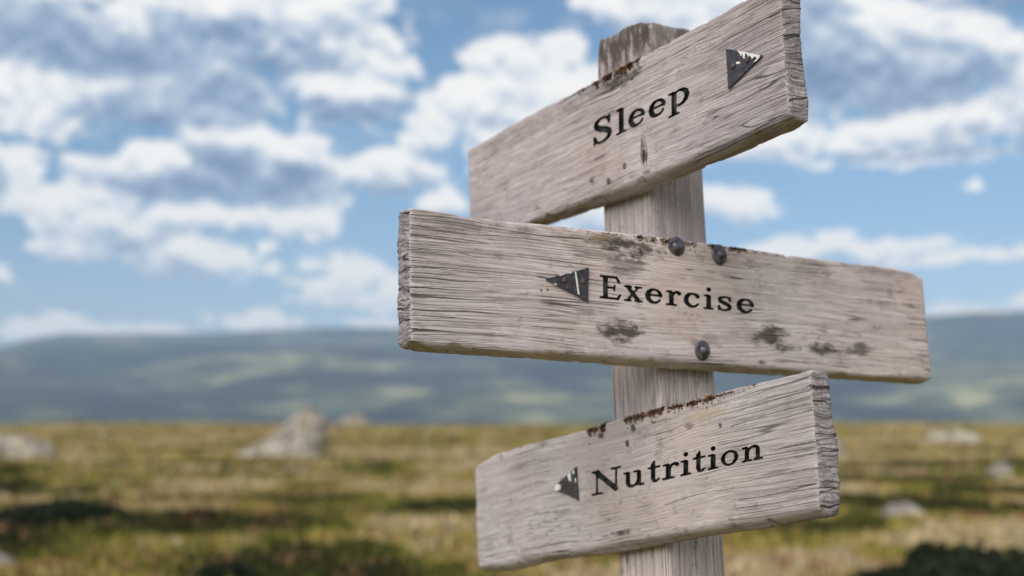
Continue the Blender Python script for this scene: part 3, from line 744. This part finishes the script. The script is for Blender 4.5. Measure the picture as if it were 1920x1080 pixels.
# --- top board
tl = face_top.pix(876, 283)[0]; tr = face_top.pix(1482, 232)[0]
w_top = wood('wood_upper', 'x', 3.7, end_hi=tr, lightness=0.85,  stains=[
    st(face_top, 1120, 170, 90, 22, 0.55, GY), st(face_top, 1165, 150, 60, 14, 0.8, DK), st(face_top, 980, 250, 110, 22, 0.5, GY), st(face_top, 1206, 285, 7, 34, 1.0, DK), st(face_top, 1212, 322, 16, 8, 0.9, BR),
    st(face_top, 1150, 345, 60, 10, 0.5, GY), st(face_top, 1400, 60, 90, 30, 0.35, GY)], warm=(1.015, 0.98, 0.985))
e_top = end_grain('end_grain_upper', 2.0)
top_b, top_tf = board(face_top, 0.031,
    [(860, 290), (876, 281), (900, 268), (960, 232), (1010, 205), (1060, 180), (1100, 160), (1160, 128), (1230, 90), (1300, 52), (1345, 28), (1400, -4), (1450, -28), (1480, -44), (1500, -55)],
    [(860, 470), (880, 463), (1010, 410), (1100, 373), (1180, 345), (1300, 295), (1400, 251), (1450, 230), (1482, 214), (1500, 207)],
    [(850, 486), (880, 474), (1015, 421), (1100, 392), (1190, 362), (1300, 316), (1400, 275), (1450, 251), (1480, 240), (1506, 224), (1520, 218)],
    [(876, 283), (878, 340), (880, 403), (881, 463)], [(1466, -45), (1464, 0), (1470, 80), (1476, 150), (1481, 213)],
    (w_top, e_top), [('S', 1111, 1148), ('l', 1155, 1174), ('e', 1178, 1210.5), ('e', 1216, 1249.5), ('p', 1253, 1293)],
    lambda x: 47.5, lambda x: 267 + (x - 1129) * -0.473, 0.007, 0.0015, 'upper sign board lettered Sleep, rising to the right with a rough end grain', 3.7, gouges=[
    ([(1206, 250), (1202, 262), (1200.5, 285), (1204, 305), (1211, 325), (1208, 308), (1204, 290), (1204, 268)], 0, 0.004), ([(1206, 250), (1211, 262), (1214.5, 290), (1212, 318), (1211, 300), (1211.5, 282), (1209, 265)], 0, 0.004),
    ([(1480, 128), (1462, 138), (1440, 149)], 1.8, 0.004), ([(1478, 60), (1450, 74), (1425, 84), (1400, 98)], 1.6, 0.003), ([(1481, 175), (1455, 184), (1420, 200), (1390, 210)], 1.7, 0.003), ([(1470, 20), (1440, 34), (1400, 50)], 1.6, 0.003),
    ([(1360, 170), (1320, 188), (1285, 202)], 1.3, 0.002), ([(1345, 120), (1310, 137)], 1.3, 0.002)])
# --- middle board
ml = face_mid.pix(768, 500)[0]
w_mid = wood('wood_middle', 'x', 11.3, end_lo=ml, lightness=1.07, warm=(1.03, 0.995, 0.98), stains=[
    st(face_mid, 1190, 470, 75, 26, 1.0, DK), st(face_mid, 1140, 455, 80, 18, 0.8, DK), st(face_mid, 1170, 500, 50, 22, 0.8, GY), st(face_mid, 1165, 620, 55, 28, 0.95, DK), st(face_mid, 1160, 640, 25, 14, 0.9, DK),
    st(face_mid, 1440, 630, 50, 26, 0.9, DK), st(face_mid, 1470, 650, 40, 18, 0.8, DK), st(face_mid, 1545, 655, 40, 18, 0.9, DK), st(face_mid, 1610, 655, 50, 16, 0.8, DK), st(face_mid, 1430, 680, 14, 6, 1.0, BR),
    st(face_mid, 1235, 545, 90, 34, 0.35, (0.33, 0.26, 0.22)), st(face_mid, 1260, 610, 70, 26, 0.4, (0.30, 0.25, 0.22)), st(face_mid, 1100, 470, 60, 20, 0.5, GY), st(face_mid, 1300, 520, 60, 12, 0.35, GY), st(face_mid, 1120, 445, 30, 12, 0.7, (0.30, 0.26, 0.16)), st(face_mid, 1345, 640, 40, 20, 0.5, GY), st(face_mid, 850, 420, 90, 20, 0.6, GY), st(face_mid, 1630, 500, 70, 20, 0.5, GY), st(face_mid, 1520, 500, 50, 22, 0.4, GY)])
e_mid = end_grain('end_grain_middle', 7.0)
mid_b, mid_tf = board(face_mid, 0.036,
    [(740, 388), (765, 388), (789, 391), (834, 397), (878, 405), (967, 416), (1026, 420), (1130, 432), (1230, 443), (1340, 457), (1390, 464), (1488, 479), (1577, 490), (1636, 497), (1680, 503), (1700, 506), (1714, 509), (1724, 513), (1735, 519), (1760, 526)],
    [(740, 642), (768, 644), (848, 648.5), (937, 657), (1000, 659), (1145, 668), (1259, 674), (1340, 682), (1488, 694), (1636, 706), (1748, 709), (1760, 709)],
    [(735, 640), (762, 654), (780, 657), (937, 668), (1000, 671), (1145, 683), (1340, 696), (1550, 708), (1636, 714), (1725, 720), (1765, 717)],
    [(767, 388), (766, 470), (767, 540), (769, 644)], [(1731, 505), (1732, 530), (1734, 550), (1738, 604), (1744, 660), (1748, 701), (1748, 709)],
    (w_mid, e_mid), [('E', 1125, 1164), ('x', 1170, 1205), ('e', 1210, 1243.5), ('r', 1249, 1277.5), ('c', 1282, 1314.5), ('i', 1319.5, 1338.5), ('s', 1344, 1373.5), ('e', 1381, 1415.5)],
    lambda x: 43.5 - (x - 1145) * 0.014, lambda x: 561 + (x - 1145) * 0.102, 0.002, 0.0035, 'middle sign board lettered Exercise, sloping down to the right, held by three bolts', 11.3, gouges=[
    ([(762, 501), (800, 502), (860, 508), (930, 515), (997, 524)], 2.1, 0.005), ([(762, 539), (800, 540), (850, 546), (905, 552)], 2.0, 0.005), ([(762, 468), (790, 468), (843, 475)], 2.2, 0.005),
    ([(762, 420), (790, 424), (830, 432), (860, 436)], 1.6, 0.003), ([(762, 450), (800, 452), (880, 466)], 1.7, 0.003), ([(770, 590), (820, 594), (880, 598), (930, 604)], 1.6, 0.003), ([(762, 615), (800, 617), (840, 622)], 1.5, 0.003), ([(762, 480), (790, 483), (830, 487)], 1.4, 0.003)])
# --- lower board
bl = face_low.pix(892, 960)[0]; br = face_low.pix(1530, 830)[0]
w_low = wood('wood_lower', 'x', 23.9, end_hi=br, lightness=0.87, warm=(1.0, 0.99, 0.99), cracks=1.0, stains=[
    st(face_low, 1160, 1000, 40, 7, 0.9, DK), st(face_low, 1187, 803, 8, 10, 1.0, DK), st(face_low, 1127, 817, 8, 8, 0.9, DK), st(face_low, 1350, 797, 5, 8, 1.0, BR), st(face_low, 1018, 832, 26, 10, 0.7, GY),
    st(face_low, 1240, 800, 90, 16, 0.35, GY), st(face_low, 1380, 850, 60, 14, 0.4, GY), st(face_low, 1120, 900, 40, 60, 0.25, GY), st(face_low, 1290, 800, 14, 8, 0.6, BR), st(face_low, 1330, 775, 60, 14, 0.4, (0.36, 0.30, 0.18))])
e_low = end_grain('end_grain_lower', 12.0)
low_b, low_tf = board(face_low, 0.030,
    [(870, 885), (893, 868), (910, 858), (965, 840), (1040, 822), (1095, 806), (1140, 791), (1230, 765), (1300, 749), (1400, 722), (1470, 706), (1520, 692), (1545, 687)],
    [(870, 1078), (895, 1067), (1000, 1044), (1100, 1030), (1180, 1013), (1300, 995), (1400, 976), (1480, 962), (1537, 953), (1560, 948)],
    [(860, 1085), (897, 1074), (960, 1070), (1040, 1050), (1160, 1037), (1240, 1022), (1340, 1003), (1440, 990), (1520, 976), (1580, 966)],
    [(892, 868), (889, 890), (892, 925), (891, 960), (894, 1040), (896, 1068)], [(1520, 690), (1524, 760), (1530, 830), (1535, 900), (1537, 955)],
    (w_low, e_low), [('N', 1109, 1165), ('u', 1169, 1208), ('t', 1214, 1238), ('r', 1242, 1273), ('i', 1276, 1295.5), ('t', 1299, 1323), ('i', 1327, 1347), ('o', 1351, 1385), ('n', 1391, 1430.5)],
    lambda x: 45 - (x - 1130) * 0.010, lambda x: 925.5 + (x - 1130) * -0.221, 0.007, 0.003, 'lower sign board lettered Nutrition, rising to the right with a rough end grain', 23.9, gouges=[
    ([(1536, 797), (1510, 802), (1476, 810)], 2.4, 0.006), ([(1538, 825), (1500, 833), (1470, 840), (1441, 848)], 1.9, 0.005), ([(1538, 877), (1480, 886), (1420, 898), (1385, 906)], 2.0, 0.005),
    ([(1245, 947), (1290, 932), (1340, 920), (1378, 915)], 1.7, 0.003), ([(1538, 914), (1500, 920), (1450, 928)], 1.7, 0.004), ([(1530, 720), (1500, 732), (1460, 741), (1420, 748)], 1.8, 0.004), ([(1440, 806), (1445, 800), (1450, 797), (1480, 792)], 1.7, 0.003), ([(1370, 800), (1400, 790), (1442, 778)], 2.2, 0.003),
    ([(1538, 850), (1500, 856), (1470, 862)], 1.4, 0.003), ([(1400, 700), (1399, 760), (1401, 770)], 0.001, 0.0005)][:9])

# ------------------------------------------------------------------ post
def post():
    # local: x along the right face, y along the left face (both away from the near corner), z up the axis
    zt = (A1 - A0).length; zb = -(A0.z / AX.z) - 0.35
    L = zt - zb
    def mapf(s, w, t):
        p = [s * SIDE, w * SIDE_L, t * L]; r_ = 0.006; box = [SIDE, SIDE_L, L]
        q = [min(max(p[i], r_), box[i] - r_) for i in range(3)]; d = Vector([p[i] - q[i] for i in range(3)])
        if d.length > 1e-9:
            k = max(abs(a) for a in d); d = d.normalized() * min(k, r_); p = [q[i] + d[i] for i in range(3)]
        x, y, z = p; z += zb
        f = noise.fractal(Vector((x * 60, y * 60, z * 3 + 2)), 1, 2, 3) * 0.0011
        cx, cy = x - SIDE / 2, y - SIDE_L / 2; l = math.hypot(cx, cy) + 1e-6
        x += cx / l * f; y += cy / l * f
        top = max(0.0, 1 - (zt - z) / 0.05)
        # worn shoulders at the top
        if zt - z < 0.07:
            kk = 1 - (zt - z) / 0.07; x = SIDE / 2 + (x - SIDE / 2) * (1 - 0.05 * kk * kk); y = SIDE_L / 2 + (y - SIDE_L / 2) * (1 - 0.10 * kk * kk - 0.05 * noise.noise(Vector((x * 20, y * 20, z * 15))) * kk)
        if t > 0.999: z += 0.004 * noise.fractal(Vector((x * 25, y * 25, 1)), 1, 2, 3) - 0.004 * abs(noise.noise(Vector((x * 90, y * 90, 0))))
        return (x, y, z)
    V, Fc, mi = box_grid(18, 18, 260, mapf)
    # box_grid puts the caps of its first axis last; here the end grain is the top
    me = mesh('post', V, Fc)
    w = wood('wood_post', 'z', 41.0, lightness=1.02, warm=(1.03, 0.99, 0.96), stains=[(0.0, 0.50, 0.03, 0.03, 0.5, GY), (0.02, 0.58, 0.03, 0.05, 0.4, GY), (0.06, 0.33, 0.02, 0.06, 0.4, GY), (0.0, 0.30, 0.02, 0.03, 0.4, (0.6, 0.56, 0.54)), (0.05, 0.05, 0.05, 0.05, 0.4, GY), (0.05, zt, 0.5, 0.12, 0.9, (0.13, 0.11, 0.105)), (0.0, zt - 0.01, 0.03, 0.05, 0.8, DK), (0.08, zt - 0.02, 0.02, 0.03, 0.6, DK)])
    eg = end_grain('end_grain_post', 30.0)
    me.materials.append(w); me.materials.append(eg)
    bmx = bmesh.new(); bmx.from_mesh(me); bmesh.ops.recalc_face_normals(bmx, faces=bmx.faces)
    for f in bmx.faces: f.smooth = True; f.material_index = 1 if f.normal.z > 0.8 and f.calc_center_median().z > zt - 0.02 else 0
    bmx.to_mesh(me); bmx.free()
    o = bpy.data.objects.new('post', me); COL.objects.link(o); o.parent = root
    M = Matrix.Identity(4)
    for i, a in enumerate((U_R, U_L, AX)):
        for j in range(3): M[j][i] = a[j]
    for j in range(3): M[j][3] = A0[j]
    o.matrix_local = ROOTM.inverted() @ M
    return o
post()

# ------------------------------------------------------------------ arrows, nails, bolts
def metal(name, colr, colr2, rough=0.55, metal_=0.4, sc_=90):
    m, b, bs, c = material(name, rough, 0.4); bs.inputs['Metallic'].default_value = metal_
    n = b.noise(c.outputs['Object'], sc_, 4, 0.65); b.put(bs.inputs['Base Color'], b.ramp(n, [(0.4, colr), (0.66, colr2)])); bump(b, bs, n, 0.4, 0.0006); return m
M_BOLT = metal('dark_iron', (0.045, 0.043, 0.055), (0.20, 0.185, 0.205), 0.42, 0.6)
M_RUST = metal('rusty_nail', (0.045, 0.026, 0.024), (0.14, 0.085, 0.075), 0.8, 0.2)
M_OLDNAIL = metal('old_nail', (0.06, 0.055, 0.055), (0.17, 0.15, 0.148), 0.7, 0.3)
M_CHIP, b, bs, c = material('bare_primer', 0.7); b.put(bs.inputs['Base Color'], b.mix(b.noise(c.outputs['Object'], 160.0, 3), (0.46, 0.44, 0.40), (0.70, 0.68, 0.66)))
def plate_mat(name, spots):
    m, b, bs, c = material(name, 0.42, 0.45); P = c.outputs['Object']
    n = b.noise(P, 120.0, 4, 0.6); col_ = b.ramp(n, [(0.4, (0.020, 0.019, 0.026)), (0.7, (0.045, 0.042, 0.052))])
    chips = b.smooth(b.noise(P, 260.0, 3, 0.7), 0.70, 0.74)
    return m, b, bs, col_, chips
def arrow(face, parent, pts, seed, scratches):
    loc = [face.pix(*p) for p in pts]; 
    cu = sum(p[0] for p in loc) / 3; cv = sum(p[1] for p in loc) / 3
    # subdivided outline, a little bent and nicked
    out = []
    for k in range(3):
        a, c_ = loc[k], loc[(k + 1) % 3]
        for i in range(16):
            t = i / 16; j = 0 if i == 0 else rng.normal(0, 0.00022)
            out.append((a[0] + (c_[0] - a[0]) * t + j, a[1] + (c_[1] - a[1]) * t + j))
    V, Fc = prism([out], -0.0030, -0.0012)
    m, b, bs, c = material('arrow_plate_paint', 0.42, 0.4); P = c.outputs['Object']
    n = b.noise(P, 130.0, 4, 0.6); col_ = b.ramp(n, [(0.4, (0.022, 0.020, 0.027)), (0.7, (0.052, 0.047, 0.056))])
    col_ = b.mix(b.smooth(b.noise(b.vec('ADD', P, (seed, 0, 0)), 420.0, 3, 0.7), 0.66, 0.70), col_, (0.5, 0.46, 0.42))
    b.put(bs.inputs['Base Color'], col_); bump(b, bs, n, 0.3, 0.0006)
    link('arrow_plate', mesh('arrow_plate', V, Fc), m, parent, smooth=False)
    for sc_pts in scratches:
        lp = [face.pix(*p) for p in sc_pts]
        v_, f_ = prism([lp], -0.0034, -0.0029); link('paint_chip', mesh('paint_chip', v_, f_), M_CHIP, parent, smooth=False)
def nail(face, parent, x, y, rpx, mat, out=0.0032, name='nail', h=0.0014):
    u, v = face.pix(x, y); u2, v2 = face.pix(x, y + rpx); r = abs(v2 - v)
    bm = bmesh.new(); n = 12; rings = [(1.0, 0.0), (1.05, 0.35), (0.85, 0.85), (0.4, 1.0)]
    prev = None
    for k, (rr, hh) in enumerate(rings):
        ring = [bm.verts.new((u + r * rr * math.cos(2 * math.pi * i / n) * (1 + rng.normal(0, .04)), -(out - h) - h * hh * 1.0, v + r * rr * math.sin(2 * math.pi * i / n))) for i in range(n)]
        if prev:
            for i in range(n): bm.faces.new((prev[i], prev[(i + 1) % n], ring[(i + 1) % n], ring[i]))
        prev = ring
    bm.faces.new(prev)
    # shank going into the wood
    sh = [bm.verts.new((u + r * .4 * math.cos(2 * math.pi * i / 6), 0.004, v + r * .4 * math.sin(2 * math.pi * i / 6))) for i in range(6)]
    sh2 = [bm.verts.new((u + r * .4 * math.cos(2 * math.pi * i / 6), -(out - h), v + r * .4 * math.sin(2 * math.pi * i / 6))) for i in range(6)]
    for i in range(6): bm.faces.new((sh[i], sh[(i + 1) % 6], sh2[(i + 1) % 6], sh2[i]))
    me = bpy.data.meshes.new(name); bm.to_mesh(me); bm.free(); return link(name, me, mat, parent)
def bolt(face, parent, x, y, rpx, tilt):
    u, v = face.pix(x, y); u2, v2 = face.pix(x, y + rpx); r = abs(v2 - v)
    bm = bmesh.new(); n = 28; prev = None
    # wide dished washer, domed head, threaded end stub
    prof = [(0.98, 0.000), (1.0, -0.0012), (1.0, -0.0038), (0.93, -0.0050), (0.66, -0.0064), (0.40, -0.0078), (0.36, -0.0084), (0.34, -0.0118), (0.28, -0.0132), (0.14, -0.0138), (0.0001, -0.0139)]
    for rr, yy in prof:
        hexk = 0
        ring = []
        for i in range(n):
            a = 2 * math.pi * i / n; q = rr * r
            if hexk: q *= 0.97 / max(math.cos((a + 0.3) % (math.pi / 3) - math.pi / 6), 0.01) * 0.95
            ring.append(bm.verts.new((q * math.cos(a) * (1 + 0.015 * math.sin(5 * a)), yy * (0.5 if rr > 0.37 else 0.8), q * math.sin(a))))
        if prev:
            for i in range(n): bm.faces.new((prev[i], prev[(i + 1) % n], ring[(i + 1) % n], ring[i]))
        prev = ring
    bmesh.ops.recalc_face_normals(bm, faces=bm.faces)
    me = bpy.data.meshes.new('bolt'); bm.to_mesh(me); bm.free()
    o = link('bolt', me, M_BOLT, parent); o.location = (u, 0.0004, v); o.rotation_euler = (tilt[0], 0, tilt[1])
    return o
arrow(face_top, top_b, [(1364.5, 92), (1432.5, 104), (1369, 167)], 1.0, [
    [(1386, 95.5), (1430, 104), (1424, 110), (1419, 106), (1414, 111), (1410, 104), (1407, 108), (1404, 101), (1401, 101), (1400, 111), (1397, 109), (1396, 101), (1393, 106), (1390, 100)], [(1383, 117), (1390, 116), (1392, 119), (1386, 121)], [(1416, 118), (1424, 109), (1430, 106), (1422, 115)]])
for x, y in ((1378, 125), (1405, 113.5)): nail(face_top, top_b, x, y, 5.2, M_RUST, 0.0050, h=0.0018)
arrow(face_mid, mid_b, [(1021, 523.5), (1102, 502), (1100, 566)], 2.0, [
    [(1075, 510), (1077.5, 509.5), (1080, 525), (1084, 553), (1081, 552), (1078, 530)], [(1045, 517), (1072, 509.5), (1068, 513), (1060, 513.5), (1048, 518)], [(1035, 531.5), (1042, 533), (1041, 535), (1036, 533)]])
for x, y in ((1056, 526), (1091, 528)): nail(face_mid, mid_b, x, y, 5.5, M_RUST, 0.0050, h=0.0018)
arrow(face_low, low_b, [(1039, 915), (1083, 875), (1087, 937)], 3.0, [
    [(1043, 912), (1049, 906.5), (1055, 910), (1054, 917), (1047, 920.5), (1042, 917)], [(1067, 890), (1073, 885), (1074, 902), (1071, 902)], [(1077, 881), (1080, 882), (1080, 889), (1077, 888)], [(1081, 897), (1083.5, 896), (1083.5, 905), (1082, 904)]])
for x, y in ((1057.5, 909), (1077, 906)): nail(face_low, low_b, x, y, 4.0, M_RUST, 0.0048, h=0.0016)
for x, y, r in ((1165, 153, 5.5), (1185, 145, 5.5), (1110, 337, 5.5), (1141.5, 339.5, 6), (1171, 311, 6)): nail(face_top, top_b, x, y, r, M_OLDNAIL, 0.0011, h=0.0009)
for x, y, r in ((1176.5, 831, 6.5),): nail(face_low, low_b, x, y, r, M_OLDNAIL, 0.0011, h=0.0009)
for x, y, r in ((1014.5, 544, 2), (1026.5, 543, 2)): nail(face_mid, mid_b, x, y, r, M_RUST, 0.0008, h=0.0006)
bolt(face_mid, mid_b, 1267, 463, 18.5, (0.16, -0.10)); bolt(face_mid, mid_b, 1348.5, 477.5, 19, (-0.05, 0.12)); bolt(face_mid, mid_b, 1316.5, 657, 19, (0.05, 0.10))

# ------------------------------------------------------------------ moss
def moss(face, parent, tf, spans, thick, mat_, name='moss'):
    V, Fc = [], []
    for (xa, xb, dens_, hgt, drop) in spans:
        yref = {id(face_top): lambda q: 290 - (q - 870) * 0.55, id(face_mid): lambda q: 390 + (q - 765) * 0.117, id(face_low): lambda q: 868 - (q - 893) * 0.28}[id(face)]
        ua = face.pix(xa, yref(xa))[0]; ub = face.pix(xb, yref(xb))[0]
        n = int((ub - ua) * 1000 * dens_)
        for k in range(n):
            u = rng.uniform(ua, ub)
            cl = noise.noise(Vector((u * 60, xa, 0)))
            if cl < -0.15 and rng.random() < 0.55: continue
            n_in = rng.uniform(0.0, 0.9) * thick * rng.uniform(0.2, 1); v0 = tf(u) - 0.0015 - rng.exponential(drop)
            if v0 < tf(u) - 0.003: n_in = 0.0
            hs = hgt * 0.72 * rng.uniform(0.4, 1.2) * (1 + cl)
            c0 = Vector((u, n_in - (0.0005 if n_in == 0 else 0), v0))
            for q in range(6):
                d = Vector((rng.normal(0, 1), rng.normal(0, .7) - 0.25, abs(rng.normal(0, 1)) * 0.8)).normalized() * hs
                s1 = Vector(rng.normal(0, 1, 3)).normalized() * hs * 0.3
                i = len(V); V += [c0 - s1, c0 + s1, c0 + d + s1 * 0.5, c0 + d - s1 * 0.4]; Fc.append((i, i + 1, i + 2, i + 3))
    link(name, mesh(name, V, Fc), mat_, parent, smooth=False, kind='stuff')
def moss_mat(name, a, c2, c3):
    m, b, bs, c = material(name, 0.95, 0.05); b.put(bs.inputs['Base Color'], b.ramp(b.noise(c.outputs['Object'], 130.0, 3, 0.7), [(0.38, a), (0.52, c2), (0.68, c3)])); return m
MM = moss_mat('brown_moss', (0.045, 0.022, 0.016), (0.12, 0.06, 0.042), (0.24, 0.15, 0.08))
MG = moss_mat('olive_moss', (0.05, 0.030, 0.016), (0.13, 0.085, 0.040), (0.27, 0.18, 0.09))
moss(face_top, top_b, top_tf, [(1118, 1198, 9.0, 0.0036, 0.0028), (1085, 1120, 3.0, 0.0024, 0.0012), (1050, 1075, 1.5, 0.0020, 0.001), (1198, 1240, 0.8, 0.0016, 0.001)], 0.03, MM)
moss(face_mid, mid_b, mid_tf, [(1195, 1305, 6.0, 0.0026, 0.0028), (1325, 1400, 6.0, 0.0026, 0.0016), (1400, 1500, 3.0, 0.0018, 0.0008), (1100, 1200, 3.0, 0.0014, 0.0030), (1500, 1640, 1.0, 0.0014, 0.0004), (1010, 1100, 0.8, 0.0012, 0.0008)], 0.03, MG)
moss(face_low, low_b, low_tf, [(1102, 1135, 8.0, 0.0034, 0.0026), (1170, 1245, 11.0, 0.0032, 0.0022), (1252, 1340, 9.0, 0.0030, 0.0018), (1340, 1388, 6.0, 0.0022, 0.0010), (1392, 1416, 4.0, 0.0018, 0.0008)], 0.028, MM)
